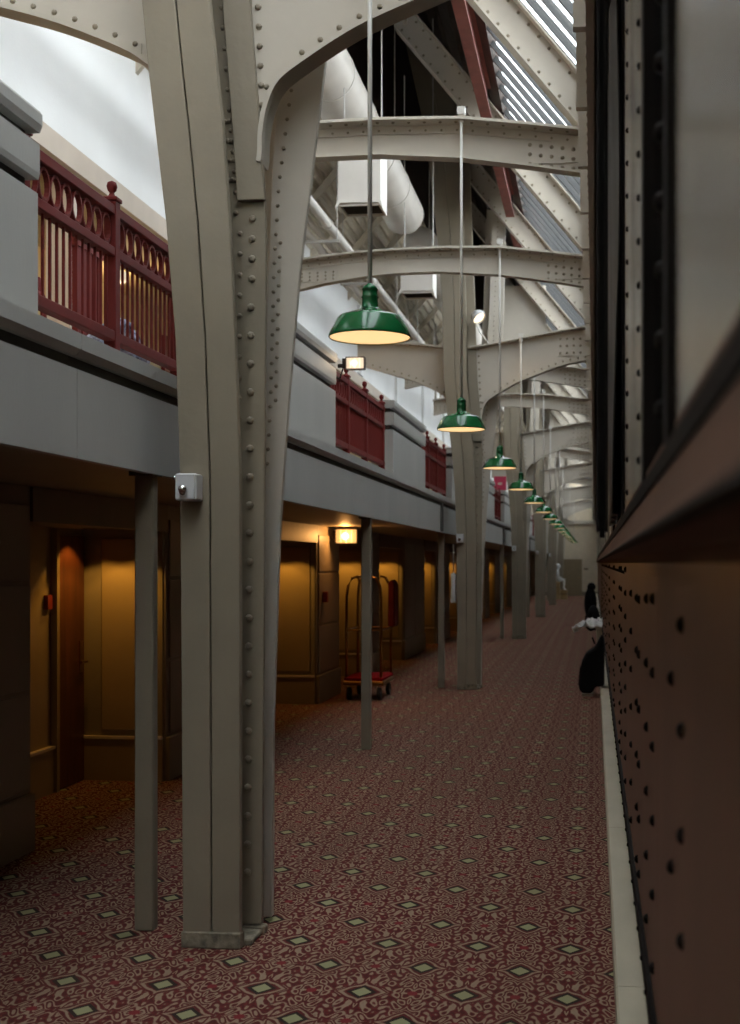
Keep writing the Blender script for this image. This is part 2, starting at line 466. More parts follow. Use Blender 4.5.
# roof: corrugated deck over the gallery wall, dark boarded slopes above, flat ceiling over the train
rf = struct('ceiling')
pts = []
x, z = -3.99, 6.05
L = hypot(1.12, 1.28); ux, uz = 1.12 / L, 1.28 / L
s = 0
while s < L + 0.1:                                     # trapezoid flutes running along the hall
    for ds, h in ((0, 0), (0.045, 0), (0.065, 0.045), (0.11, 0.045), (0.13, 0)):
        t = s + ds
        pts.append((x + ux * t - uz * h, z + uz * t + ux * h))
    s += 0.13
line = []
for p in pts:
    if not line or hypot(p[0] - line[-1][0], p[1] - line[-1][1]) > 1e-4: line.append(p)
MB().band_y([(p[0] - 0.02, p[1] + 0.02) for p in line], line, BACK, END).build('corrugated_deck', 'deck', rf)
box(-3.0, -2.9, BACK, END, 7.2, 10.0).build('monitor_wall', 'darkroof', rf)
box(-3.0, -2.6, BACK, END, 9.95, 10.05).build('ridge_board', 'darkroof', rf)
MB().prism_y([(-1.08, 7.08), (-1.02, 7.14), (-2.62, 10.0), (-2.72, 9.97)], 10.3, END).build('boarded_slope', 'darkroof', rf)
box(0.30, 3.3, BACK, END, 5.70, 5.8).build('flat_ceiling', 'endwall', rf)
for i in range(44):                                    # joists under the deck
    y = 6.4 + i * 1.33
    if y > END - 0.3: break
    MB().prism_y([(-3.93, 6.0), (-3.93, 6.12), (-2.92, 7.28), (-2.86, 7.20)], y, y + 0.06).build('deck_joist', 'deck', rf)
# dark board ribs on the boarded slope
for i in range(5):
    t = 0.12 + i * 0.19
    xx, zz = -1.08 - 1.62 * t, 7.08 + 2.89 * t
    MB().prism_y([(xx - 0.02, zz - 0.09), (xx + 0.05, zz - 0.06), (xx + 0.05, zz + 0.10), (xx - 0.02, zz + 0.06)], 10.4, END - 0.1).build('roof_batten', 'darkroof', rf)

# skylight: glass panes between fins, falling to the train-side girder
win = struct('window_1')
pane0 = MB().prism_y([(0.0, 5.74), (0.02, 5.76), (-1.08, 7.10), (-1.10, 7.08)], 0.010, 0.370).build('pane', 'glass', win)
fin0 = MB().prism_y([(0.0, 5.710), (0.05, 5.75), (-1.07, 7.11), (-1.10, 7.065)], -0.022, 0.022).build('glazing_bar', 'slate', win)
added_pane0 = MB().prism_y([(-1.10, 7.08), (-1.08, 7.10), (-2.68, 10.0), (-2.70, 9.98)], 0.012, 0.79).build('pane', 'glass', win, loc=(0, BACK + 0.1, 0))  # unseen upper glazing, added to bring skylight onto the front faces
for i in range(1, 21): share(added_pane0, (0, BACK + 0.1 + i * 0.82, 0), win)
first = True
y = BACK + 0.1
while y < END - 0.6:
    if first: pane0.location = (0, y, 0); fin0.location = (0, y, 0); first = False
    else: share(pane0, (0, y, 0), win); share(fin0, (0, y, 0), win)
    y += 0.38
box(-0.02, 0.32, BACK, END, 5.63, 5.74).build('gutter_sill', 'trimdark', win)
MB().prism_y([(-1.04, 6.98), (-0.98, 7.06), (-1.08, 7.16), (-1.16, 7.08)], BACK, END).build('head_rail', 'darkroof', win)

# ------------------------------------------------------------------ train-side girder
gd = thing('roof_girder', 'long beige riveted girder carrying the arch ends above the train', 'girder', (0, 0, 0))
box(-0.03, -0.012, BACK + 0.01, END - 0.01, 4.2, 5.63).build('web', 'steel', gd)
for z0, z1, xa in ((4.16, 4.22, -0.036), (5.57, 5.63, -0.098)):
    box(xa, 0.26 if z1 > 5.2 else 0.0, BACK + 0.01, END - 0.01, z0, z1).build('flange', 'steel_pale', gd)
st0 = MB().box(-0.095, -0.03, -0.008, 0.008, 4.222, 5.568).box(-0.095, -0.03, 0.008, 0.05, 4.222, 5.568).build('stiffener', 'steel_pale', gd, loc=(0, BACK + 0.68, 0))
k = 1
while BACK + 0.68 + k * 1.0 < END - 0.2: share(st0, (0, BACK + 0.68 + k * 1.0, 0), gd); k += 1
r = MB()
for k in range(200):
    y = 3.0 + k * 0.16
    r.rivet((-0.03, y, 4.3), 0.018, '-x', 6); r.rivet((-0.03, y, 5.45), 0.018, '-x', 6)
r.build('rivets', 'steel', gd, kind='stuff')

# ------------------------------------------------------------------ main riveted columns with their arches
XL = [(0, -1.913), (2.2, -1.927), (2.85, -1.95), (3.4, -1.995), (4.13, -2.082), (4.45, -2.113), (5.5, -2.13), (6.4, -2.20), (7.6, -2.34), (8.2, -2.43), (9.5, -2.72)]
XR = [(0, -1.640), (2.2, -1.640), (3.17, -1.675), (3.87, -1.725), (4.43, -1.788), (5.5, -1.79), (7.6, -1.86), (9.5, -2.16)]
MR = [(0, -1.600), (1.14, -1.594), (3.6, -1.579), (4.52, -1.653), (5.5, -1.68), (7.6, -1.76), (9.5, -2.06)]
RR = [(0, -1.61), (1.3, -1.602), (2.1, -1.565), (2.62, -1.525), (3.27, -1.467), (4.29, -1.339), (5.2, -1.29), (6.3, -1.27), (7.0, -1.25)]
RL = [(0, -1.74), (2.0, -1.69), (2.62, -1.646), (3.27, -1.630), (4.0, -1.60), (4.3, -1.575), (5.5, -1.50), (7.0, -1.45)]
RV = [(2.3, -1.635), (2.62, -1.617), (3.27, -1.600), (3.7, -1.575), (4.05, -1.53), (4.5, -1.46), (7.0, -1.36)]
ARCH_R = [(-1.615, 3.66), (-1.590, 3.76), (-1.585, 3.88), (-1.560, 4.005), (-1.503, 4.118), (-1.369, 4.215), (-1.207, 4.314), (-1.065, 4.385), (-0.80, 4.489), (-0.55, 4.58), (-0.3, 4.65), (-0.035, 4.69)]
TOP_R = [(-1.75, 4.88), (-1.72, 4.885), (-1.69, 4.89), (-1.66, 4.893), (-1.60, 4.90), (-1.45, 4.925), (-1.25, 4.96), (-1.065, 4.99), (-0.80, 5.04), (-0.55, 5.08), (-0.3, 5.12), (-0.035, 5.15)]
ARCH_L = [(-3.40, 4.675), (-3.20, 4.625), (-2.942, 4.545), (-2.667, 4.462), (-2.42, 4.365), (-2.20, 4.255), (-2.05, 4.10), (-1.97, 3.90)]
TOP_L = [(-3.40, 4.985), (-3.20, 4.98), (-2.942, 4.97), (-2.667, 4.95), (-2.42, 4.93), (-2.20, 4.90), (-2.05, 4.89), (-1.97, 4.88)]
ZS = [0, 1.1, 2.2, 2.85, 3.4, 3.87, 4.13, 4.45, 5.0, 5.5, 6.4, 7.0, 7.6, 8.2, 8.9, 9.5]


def smooth(line, k=4):
    out = []
    for i in range(len(line) - 1):
        p0, p1, p2, p3 = line[max(0, i - 1)], line[i], line[i + 1], line[min(len(line) - 1, i + 2)]
        for j in range(k):
            t = j / k
            out.append(tuple(0.5 * (2 * p1[q] + (p2[q] - p0[q]) * t + (2 * p0[q] - 5 * p1[q] + 4 * p2[q] - p3[q]) * t * t + (3 * p1[q] - p0[q] - 3 * p2[q] + p3[q]) * t ** 3) for q in (0, 1)))
    return out + [line[-1]]


ARCH_R, TOP_R, ARCH_L, TOP_L = smooth(ARCH_R), smooth(TOP_R), smooth(ARCH_L), smooth(TOP_L)


def column_plate(fa, fb, y0, y1, zs):
    m = MB(); vs = []
    for z in zs:
        a, c = fa(z), fb(z)
        vs += [(a, y0, z), (c, y0, z), (c, y1, z), (a, y1, z)]
    fs = [(0, 3, 2, 1)]
    for i in range(len(zs) - 1):
        k = 4 * i
        for j in range(4): fs.append((k + j, k + (j + 1) % 4, k + 4 + (j + 1) % 4, k + 4 + j))
    k = 4 * (len(zs) - 1); fs.append((k, k + 1, k + 2, k + 3))
    return m.add(vs, fs)


def along(line, step, start=0.0):
    """points spaced along a polyline with their direction"""
    out = []; acc = start
    for a, c in zip(line, line[1:]):
        l = hypot(c[0] - a[0], c[1] - a[1])
        while acc < l:
            t = acc / l; out.append((a[0] + (c[0] - a[0]) * t, a[1] + (c[1] - a[1]) * t, (c[0] - a[0]) / l, (c[1] - a[1]) / l)); acc += step
        acc -= l
    return out


def make_column():
    t = thing('arched_column', '', 'column')
    xl = lambda z: lerp(XL, z)
    xr = lambda z: lerp(XR, z)
    mid = lambda z: (lerp(XL, z) + lerp(XR, z)) / 2
    mr = lambda z: lerp(MR, z)
    Z = [q for q in ZS if q < 3.6] + [q for q in ZS if q >= 3.6]
    lo = [0.05] + Z[1:]
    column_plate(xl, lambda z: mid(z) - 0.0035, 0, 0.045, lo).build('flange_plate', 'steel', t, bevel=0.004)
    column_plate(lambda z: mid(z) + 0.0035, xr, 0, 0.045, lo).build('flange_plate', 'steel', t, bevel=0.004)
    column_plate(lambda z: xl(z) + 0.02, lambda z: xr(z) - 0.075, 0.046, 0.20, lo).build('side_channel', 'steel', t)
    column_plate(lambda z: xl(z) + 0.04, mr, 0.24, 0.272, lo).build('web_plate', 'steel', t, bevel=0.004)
    zz = [3.55, 3.87, 4.13, 4.45, 5.0, 5.5, 6.4, 7.0, 7.6, 8.2, 9.5]
    column_plate(lambda z: mr(z) - 0.134, mr, 0.205, 0.238, zz).build('flange_strip', 'steel', t, bevel=0.004)
    zr = [0.02, 1, 2.0, 2.62, 3.27, 3.8, 4.3, 4.8, 5.5, 6.3, 7.0]
    column_plate(lambda z: lerp(RL, z), lambda z: lerp(RR, z), 0.47, 0.51, zr).build('rear_flange', 'steel_pale', t, bevel=0.004)
    column_plate(lambda z: lerp(RL, z) + 0.02, lambda z: lerp(RL, z) + 0.05, 0.511, 0.66, zr).build('rear_web', 'steel_pale', t)
    column_plate(lambda z: lerp(RL, z) - 0.10, lambda z: lerp(RR, z) - 0.10, 0.66, 0.69, zr).build('rear_flange', 'steel_pale', t)
    column_plate(lambda z: -1.80, lambda z: -1.70, 0.273, 0.469, [0.02, 1.5, 3.3]).build('lacing_plate', 'steel', t)
    # gussets, arch ribs
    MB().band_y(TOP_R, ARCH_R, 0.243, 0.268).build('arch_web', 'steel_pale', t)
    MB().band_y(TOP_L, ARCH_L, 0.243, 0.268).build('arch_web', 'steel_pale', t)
    MB().strip_y(ARCH_R[3:], 0.022, 0.19, 0.34).build('arch_flange', 'steel_pale', t)
    MB().strip_y(ARCH_L[:-3], 0.022, 0.19, 0.34).build('arch_flange', 'steel_pale', t)
    MB().strip_y(TOP_R, 0.022, 0.12, 0.40).build('top_flange', 'steel_pale', t)
    MB().strip_y(TOP_L, 0.022, 0.12, 0.40).build('top_flange', 'steel_pale', t)
    MB().band_y([(p[0], p[1] + 0.085) for p in ARCH_R[16:]], [(p[0], p[1] + 0.024) for p in ARCH_R[16:]], 0.230, 0.242).build('angle_strip', 'steel_pale', t)
    MB().band_y([(p[0], p[1] + 0.085) for p in ARCH_L[:21]], [(p[0], p[1] + 0.024) for p in ARCH_L[:21]], 0.230, 0.242).build('angle_strip', 'steel_pale', t)
    box(-0.50, -0.04, 0.228, 0.242, 4.76, 5.06).build('splice_plate', 'steel_pale', t)
    # rivets
    r = MB()
    z = 0.30
    while z < 3.05: r.rivet((mr(z) - 0.072, 0.24, z), 0.020); z += 0.137
    while z < 3.56: r.rivet((mr(z) - 0.068, 0.24, z), 0.020); z += 0.097
    z = 2.4
    while z < 9.2:
        r.rivet((mr(z) - 0.150 if z > 3.5 else mr(z) - 0.128, 0.24, z), 0.014, n=6); z += 0.10
    for k in range(4):
        for j in range(3): r.rivet((mr(3.75) - 0.176 + j * 0.020 - k * 0.012, 0.235, 3.66 + k * 0.095), 0.013, n=6)
    for p in along(ARCH_R[8:], 0.105): r.rivet((p[0] - p[3] * 0.055, 0.228 if p[0] > -1.45 else 0.243, p[1] + p[2] * 0.055), 0.015)
    for p in along(ARCH_L, 0.11): r.rivet((p[0] - p[3] * 0.055, 0.23, p[1] + p[2] * 0.055), 0.015)
    for k in range(10): r.rivet((-1.60 - 0.004 * k, 0.243, 4.02 + k * 0.095), 0.017)
    for ln in (TOP_R[20:], TOP_L[:20]):
        for p in along(ln, 0.13): r.rivet((p[0], 0.17, p[1]), 0.015, '-z', 6)
    for i in range(5):
        for j in range(3): r.rivet((-0.46 + i * 0.095, 0.228, 4.80 + j * 0.10), 0.017)
    z = 2.3
    while z < 6.9:
        r.rivet((lerp(RV, z), 0.47, z), 0.011, n=6)
        if 2.55 < z < 3.45: r.rivet((lerp(RV, z) + 0.027, 0.47, z + 0.03), 0.011, n=6)
        z += 0.072
    r.build('rivets', 'steel', t, kind='stuff')
    g = MB().box(-1.921, -1.634, -0.007, 0.06, 0, 0.078).box(-1.87, -1.60, 0.06, 0.238, 0, 0.03).box(-1.80, -1.585, 0.238, 0.30, 0, 0.04)
    g.build('base_grout', 'grout', t, bevel=0.006)
    return t


COLS = []
c0 = make_column()
names = ['big riveted beige column closest to the camera carrying the tallest arch',
         'riveted beige arched column with the small spotlight, behind the big riveted one',
         'third riveted beige arched column in the row down the corridor',
         'fourth riveted beige arched column in the row down the corridor',
         'fifth riveted beige arched column, a little in front of the white statue',
         'sixth and last riveted beige arched column, behind the white statue']
for i in range(6):
    c = c0 if i == 0 else copy_tree(c0)
    c.location = (0 if i == 0 else -0.02, Y0 + BAY * i, 0); c['label'] = names[i]; c['group'] = 'riveted columns with arches'
    COLS.append(c)

# ------------------------------------------------------------------ arched tie beams between the columns
BT = [(-3.32, 5.185), (-3.0, 5.225), (-2.6, 5.262), (-2.2, 5.28), (-1.69, 5.29), (-1.03, 5.275), (-0.5, 5.21), (-0.035, 5.145)]
BB = [(-3.32, 4.87), (-3.0, 4.935), (-2.6, 4.995), (-2.2, 5.03), (-1.69, 5.035), (-1.03, 4.985), (-0.5, 4.905), (-0.035, 4.825)]


def make_beam():
    t = thing('arched_beam', '', 'beam')
    MB().band_y([(p[0], p[1] - 0.02) for p in BT], BB, -0.012, 0.012).build('web', 'steel_pale', t)
    MB().strip_y([(p[0], p[1] - 0.02) for p in BT], 0.022, -0.17, 0.17).build('top_flange', 'steel_pale', t)
    MB().band_y([(p[0], p[1] - 0.021) for p in BT], [(p[0], p[1] - 0.085) for p in BT], -0.027, -0.0125).build('angle_strip', 'steel_pale', t)
    MB().strip_y(BB, 0.018, -0.06, 0.06).build('bottom_flange', 'steel_pale', t)
    box(-0.52, -0.04, -0.026, -0.0125, 4.93, 5.10).build('splice_plate', 'steel_pale', t)
    box(-3.30, -2.86, -0.026, -0.0125, 4.96, 5.08).build('splice_plate', 'steel_pale', t)
    box(-3.30, -3.26, -0.03, 0.03, 5.20, 6.78).build('hanger_strap', 'steel_pale', t)
    r = MB()
    for p in along(BT, 0.125):
        r.rivet((p[0], -0.10, p[1] - 0.02), 0.015, '-z', 6); r.rivet((p[0], -0.027, p[1] - 0.06), 0.011, '-y', 6)
    for i in range(6):
        for j in range(3):
            x = -0.50 + i * 0.085
            r.rivet((x, -0.026, lerp([(q[0], q[1]) for q in BT], x) - 0.13 - j * 0.075), 0.017)
            if i < 5: r.rivet((-3.27 + i * 0.09, -0.026, 4.975 + 0.004 * i + j * 0.04), 0.013, n=6)
    r.build('rivets', 'steel', t, kind='stuff')
    return t


bm0 = make_beam(); k = 0
for i in range(6):
    for j in (1, 2):
        y = Y0 + BAY * i + 4.0 * j + 0.15
        if y > END - 0.5: continue
        c = bm0 if k == 0 else copy_tree(bm0)
        c.location = (0, y, 0)
        c['label'] = f'{ORD[k]} slender arched tie beam spanning the corridor, counted from the big column'
        c['group'] = 'slender arched beams under the roof'; k += 1

# ------------------------------------------------------------------ sloping rafters on the skylight side
RA, RB_ = (-0.03, 5.585), (-2.25, 8.29)


def make_rafter():
    t = thing('roof_rafter', '', 'rafter')
    def ln(o0): return [(RA[0], RA[1] - o0), (RB_[0], RB_[1] - o0)]
    MB().band_y(ln(0.0)[::-1], ln(0.385)[::-1], -0.012, 0.012).build('web', 'steel_pale', t)
    MB().band_y(ln(-0.02)[::-1], ln(0.0)[::-1], -0.11, 0.11).build('top_flange', 'steel_pale', t)
    MB().band_y(ln(0.385)[::-1], ln(0.41)[::-1], -0.11, 0.11).build('bottom_flange', 'steel_pale', t)
    r = MB()
    for p in along(ln(0.05), 0.13): r.rivet((p[0], -0.012, p[1]), 0.016, n=6)
    for p in along(ln(0.335), 0.13): r.rivet((p[0], -0.012, p[1]), 0.016, n=6)
    r.build('rivets', 'steel', t, kind='stuff')
    return t


rt0 = make_rafter(); k = 0
for i in range(18):
    y = Y0 + 4.0 * i - 4 + 0.40
    if y > END - 0.3: continue
    c = rt0 if k == 0 else copy_tree(rt0); c.location = (0, y, 0)
    c['label'] = f'{ORD[k]} sloping riveted rafter under the skylight, counted from the near end of the roof'
    c['group'] = 'sloping rafters under the skylight'; k += 1

# red purlins: one piece per bay, hung under the upper skylight edge
pu0 = None
for i in range(5):
    y = Y0 - 3.3 + 4.0 * i
    if y + 3.6 > END: break
    if pu0 is None:
        pu0 = thing('red_purlin', '', 'purlin')
        box(-1.20, -1.18, 0, 3.45, 6.76, 7.06).build('web', 'redprimer', pu0)
        box(-1.25, -1.13, 0, 3.45, 6.74, 6.76).build('flange', 'redprimer', pu0)
        box(-1.25, -1.13, 0, 3.45, 7.06, 7.08).build('flange', 'redprimer', pu0)
        c = pu0
    else: c = copy_tree(pu0)
    c.location = (0, y, 0); c['label'] = f'red oxide steel purlin in the {ORD[i]} roof bay beside the skylight top'; c['group'] = 'red purlins under the roof'

# ------------------------------------------------------------------ slender posts under the balcony
po0 = thing('support_post', '', 'post')
MB().box(-0.047, 0.047, -0.036, 0.036, 0.0, 2.225).build('shaft', 'steel', po0, bevel=0.006)
box(-0.062, 0.058, -0.07, 0.07, 2.225, 2.284).build('cap_plate', 'trimdark', po0)
post_lab = ['slender square beige post beside the big riveted column', 'slender square beige post in front of the luggage cart',
            'slender square beige post beside the second riveted column', 'slender square beige post just past the second riveted column',
            'slender square beige post beside the third riveted column']
for i in range(11):
    c = po0 if i == 0 else copy_tree(po0)
    c.location = (-2.19, 5.95 + 5.98 * i, 0)
    c['label'] = post_lab[i] if i < 5 else f'{ORD[i]} slender square post under the balcony, counted from the near end'
    c['group'] = 'slender posts under the balcony'

# ------------------------------------------------------------------ balcony piers and railings
PIER = [(2.25, 5.0)] + [(8.27 + 5.98 * i, 11.0 + 5.98 * i) for i in range(10)]
pier_lab = ['grey panelled balcony pier at the near end of the first red railing', 'grey balcony pier with two dark grooves between the big column and the lit box lamp',
            'grey balcony pier just past the lit box lamp and second railing']


def make_pier(Lh):
    t = thing('balcony_pier', '', 'pier')
    box(-2.56, -2.30, 0, Lh, 2.747, 3.34).build('body', 'fascia', t, bevel=0.005)
    box(-2.55, -2.345, 0.03, Lh - 0.03, 3.34, 3.395).build('groove', 'groove', t)
    MB().prism_y([(-2.57, 3.395), (-2.300, 3.395), (-2.294, 3.42), (-2.294, 3.54), (-2.57, 3.54)], 0.0, Lh).build('frieze', 'fascia', t)
    box(-2.55, -2.345, 0.03, Lh - 0.03, 3.54, 3.59).build('groove', 'groove', t)
    MB().prism_y([(-2.60, 3.59), (-2.296, 3.59), (-2.285, 3.62), (-2.285, 3.665), (-2.295, 3.68), (-2.60, 3.68)], -0.005, Lh + 0.005).build('cap', 'fascia', t)
    return t


pr0 = make_pier(2.74)
for i, (a, b_) in enumerate(PIER):
    if b_ > END: break
    c = pr0 if i == 0 else copy_tree(pr0)
    c.location = (0, a, 0)
    c['label'] = pier_lab[i] if i < 3 else f'{ORD[i]} grey balcony pier counted from the near end'
    c['group'] = 'grey balcony piers'


def make_railing(Lh):
    t = thing('balcony_railing', '', 'railing')
    X = -2.42
    ps = [0.055, 1.07, 2.06, 3.12]
    for z0, z1, nm in ((3.548, 3.60, 'top_rail'), (3.340, 3.388, 'mid_rail'), (2.915, 2.967, 'bottom_rail')):
        box(X - 0.028, X + 0.028, 0.03, Lh - 0.04, z0, z1).build(nm, 'red', t, bevel=0.005)
    pp = None
    for y in ps:
        if pp is None:
            pp = MB().box(X - 0.032, X + 0.032, -0.032, 0.032, 2.747, 3.62).box(X - 0.040, X + 0.040, -0.040, 0.040, 3.62, 3.642).build('post', 'red', t, bevel=0.004, loc=(0, y, 0))
            f0 = MB().lathe([(0.032, 3.642), (0.016, 3.655), (0.012, 3.668), (0.022, 3.68), (0.0275, 3.70), (0.022, 3.72), (0.004, 3.729)], (X, 0, 0), 12).build('finial', 'red', pp, smooth=True)
        else:
            q = share(pp, (0, y, 0), t)
            g = f0.copy(); COL.objects.link(g); g.parent = q
    bal = ring = None
    for a, c in zip(ps, ps[1:]):
        n = 13; st = (c - a - 0.07) / n
        for j in range(n):
            y = a + 0.035 + st * (j + 0.5)
            if bal is None: bal = box(X - 0.006, X + 0.006, -0.006, 0.006, 2.965, 3.342).build('baluster', 'red', t, loc=(0, y, 0))
            else: share(bal, (0, y, 0), t)
        n = 8; st = (c - a - 0.07) / n
        for j in range(n):
            y = a + 0.035 + st * (j + 0.5)
            if ring is None:
                m = MB(); nn = 18; R0, R1 = 0.0785, 0.064
                vs = []
                for xx in (X - 0.012, X + 0.012):
                    for R in (R0, R1):
                        vs += [(xx, R * 0.74 * cos(2 * pi * q / nn), 3.4675 + R * sin(2 * pi * q / nn)) for q in range(nn)]
                fs = []
                for q in range(nn):
                    w = (q + 1) % nn
                    fs += [(q, w, nn + w, nn + q), (2 * nn + w, 2 * nn + q, 3 * nn + q, 3 * nn + w), (w, q, 2 * nn + q, 2 * nn + w), (nn + q, nn + w, 3 * nn + w, 3 * nn + q)]
                ring = m.add(vs, fs).build('ring', 'red', t, loc=(0, y, 0))
            else: share(ring, (0, y, 0), t)
    return t


ra0 = make_railing(3.24)
rail_lab = ['red iron balcony railing of rings and balusters in front of the ochre gallery', 'red balcony railing below the lit box lamp', 'third red balcony railing, past the second grey pier with grooves']
for i in range(10):
    a = 5.02 if i == 0 else PIER[i][1] + 0.02
    if a + 3.3 > END: break
    c = ra0 if i == 0 else copy_tree(ra0)
    c.location = (0, a, 0)
    c['label'] = rail_lab[i] if i < 3 else f'{ORD[i]} red balcony railing counted from the near end'
    c['group'] = 'red balcony railings'

# ------------------------------------------------------------------ green pendant lamps
LAMP_X = -1.03


def make_lamp(top):
    t = thing('pendant_lamp', '', 'lamp')
    sh = MB().lathe([(0.188, -0.006), (0.191, 0.0), (0.189, 0.008), (0.183, 0.022), (0.150, 0.085), (0.140, 0.094), (0.098, 0.108), (0.060, 0.122), (0.046, 0.128),
                     (0.040, 0.135), (0.036, 0.175), (0.041, 0.182), (0.036, 0.190), (0.034, 0.212), (0.038, 0.217), (0.030, 0.232), (0.012, 0.244), (0.008, 0.252)], (0, 0, 0), 40)
    sh.build('shade', 'green', t, smooth=True)
    MB().lathe([(0.186, -0.004), (0.180, 0.018), (0.146, 0.082), (0.094, 0.103), (0.05, 0.115), (0.002, 0.116)], (0, 0, 0), 32).build('reflector', 'enamel', t, smooth=True)
    MB().lathe([(0.184, 0.0), (0.13, -0.005), (0.07, -0.007), (0.002, -0.008)], (0, 0, 0), 32).build('diffuser', 'lampglow', t, smooth=True)
    MB().tube([(0, 0, 0.245), (0, 0, top)], 0.011, 8).build('rod', 'pipe', t, smooth=True)
    MB().box(-0.03, 0.03, -0.03, 0.03, top - 0.01, top + 0.05).lathe([(0.02, top - 0.07), (0.024, top - 0.01)], (0, 0, 0), 10, True).build('rod_clamp', 'pipe', t)
    return t


lm = [make_lamp(2.155), make_lamp(2.46)]             # main arches, slender beams
lm[0]['category'] = 'lamp'
for i in range(16):
    main = i % 3 == 0
    y = Y0 + 4.0 * i + (0.02 if main else 0.15 - 0.13)
    if y > END - 0.5: break
    src = lm[0] if main else lm[1]
    c = src if i in (0, 1) else copy_tree(src)
    c.location = (LAMP_X, y, 2.845)
    c['label'] = ('large green enamel pendant lamp hanging in front of the balcony, the biggest of the row' if i == 0 else
                  f'{ORD[i]} green enamel pendant lamp along the row hanging over the corridor')
    c['group'] = 'green pendant lamps'

# ------------------------------------------------------------------ ducts, diffuser boxes, pipes under the roof
for k, (ya, yb, lab) in enumerate(((6.6, 16.9, 'fat white round air duct with a rounded end above the arched beams'),
                                   (18.3, 30.5, 'white round air duct further down, past the second riveted column'))):
    t = thing('air_duct', lab, 'duct', (0, 0, 0), 'round air ducts')
    MB().tube([(-2.55, ya, 6.50), (-2.55, yb - 0.22, 6.50), (-2.55, yb - 0.10, 6.50), (-2.55, yb, 6.50)], [0.27, 0.27, 0.24, 0.13], 28).build('pipe', 'duct', t, smooth=True)
    y = ya + 0.4
    while y < yb - 0.4:
        MB().lathe([(0.272, -0.012), (0.278, -0.012), (0.278, 0.012), (0.272, 0.012)], (0, 0, 0), 28).build('seam_band', 'duct', t, loc=(-2.55, y, 6.50)).rotation_euler = (pi / 2, 0, 0)
        y += 1.2
    for y in (ya + 1.0, (ya + yb) / 2, yb - 1.0):
        MB().tube([(-2.55, y, 6.76), (-2.55, y, 9.95)], 0.008, 5).build('hanger_rod', 'pipe', t)
for k, (y, lab) in enumerate(((11.5, 'white square air outlet box hanging between the first two slender beams'),
                              (15.3, 'white square air outlet box hanging past the second slender beam'),
                              (23.4, 'white square air outlet box hanging past the second riveted column'),
                              (27.2, 'white square air outlet box hanging before the third riveted column'))):
    t = thing('air_outlet_box', lab, 'vent', (0, y, 0), 'hanging air outlet boxes')
    m = MB()
    for x0, x1, a, c in ((-2.38, -2.36, 0, .38), (-2.0, -1.98, 0, .38), (-2.36, -2.0, 0, .02), (-2.36, -2.0, .36, .38)): m.box(x0, x1, a, c, 5.135, 5.68)
    m.box(-2.38, -1.98, 0, 0.38, 5.68, 5.70)
    m.build('casing', 'duct', t)
    m = MB()
    m.prism_y([(-2.40, 5.10), (-2.36, 5.16), (-2.0, 5.16), (-1.96, 5.10), (-1.955, 5.12), (-1.975, 5.18), (-2.385, 5.18), (-2.405, 5.12)], -0.02, -0.002)
    m.build('lip', 'duct', t)
    for j in range(6): box(-2.358, -2.002, 0.045 + j * 0.055, 0.053 + j * 0.055, 5.15, 5.19).build('slat', 'groove', t)
    for x in (-2.36, -2.0): MB().tube([(x, 0.19, 5.7), (x, 0.19, 7.9 if x < -2.2 else 8.6)], 0.007, 5).build('hanger_rod', 'pipe', t)
for k, (x, z, r_) in enumerate(((-3.02, 5.66, 0.055), (-3.16, 5.62, 0.035), (-3.28, 5.58, 0.045))):
    t = thing('conduit_pipe', ['thickest grey conduit of the bundle running along above the beams', 'thin grey conduit in the middle of the bundle above the beams',
                               'grey conduit on the wall side of the bundle above the beams'][k], 'pipe', (0, 0, 0), 'conduits above the beams')
    MB().tube([(x, 5.0, z), (x, END - 0.1, z)], r_, 10).build('pipe', 'duct', t, smooth=True)
    y = 8.0
    while y < 40:
        MB().lathe([(r_ + 0.001, -0.02), (r_ + 0.01, -0.02), (r_ + 0.01, 0.02), (r_ + 0.001, 0.02)], (0, 0, 0), 10).build('coupling', 'duct', t, loc=(x, y + k, z)).rotation_euler = (pi / 2, 0, 0)
        y += 3.0
for i in range(12):
    y = 7.6 + i * 2.2
    t = thing('pipe_hanger', f'{ORD[i]} trapeze bracket holding the conduit bundle under the corrugated deck', 'bracket', (0, y, 0), 'trapeze pipe hangers')
    box(-3.36, -2.92, -0.015, 0.015, 5.50, 5.53).build('crossbar', 'pipe', t)
    MB().tube([(-2.95, 0, 5.5), (-2.95, 0, 7.15)], 0.007, 5).build('rod', 'pipe', t)
    MB().tube([(-3.33, 0, 5.5), (-3.33, 0, 6.72)], 0.007, 5).build('rod', 'pipe', t)
# thin tie rods and braces beside the columns in the dark roof
for i, (p, q) in enumerate((((-2.05, 13.5, 7.7), (-1.62, 9.9, 7.0)), ((-2.75, 17.2, 7.5), (-1.65, 13.9, 6.75)), ((-2.85, 15.0, 7.15), (-2.0, 17.5, 8.0)), ((-2.85, 21.0, 7.0), (-1.9, 25.2, 8.2)))):
    o = MB().tube([p, q], 0.028, 8).build('tie_rod', 'steel_pale', smooth=True)
    tag(o, f'{ORD[i]} thin pale tie rod slanting through the dark roof space', 'rod', 'tie rods in the roof')
# pale closing panel high up beyond the second column
o = box(-1.80, -0.85, 22.185, 22.215, 5.2, 6.72).build('closing_sheet', 'steel_pale')
tag(o, 'plain pale sheet panel under the rafters past the second column', 'panel')

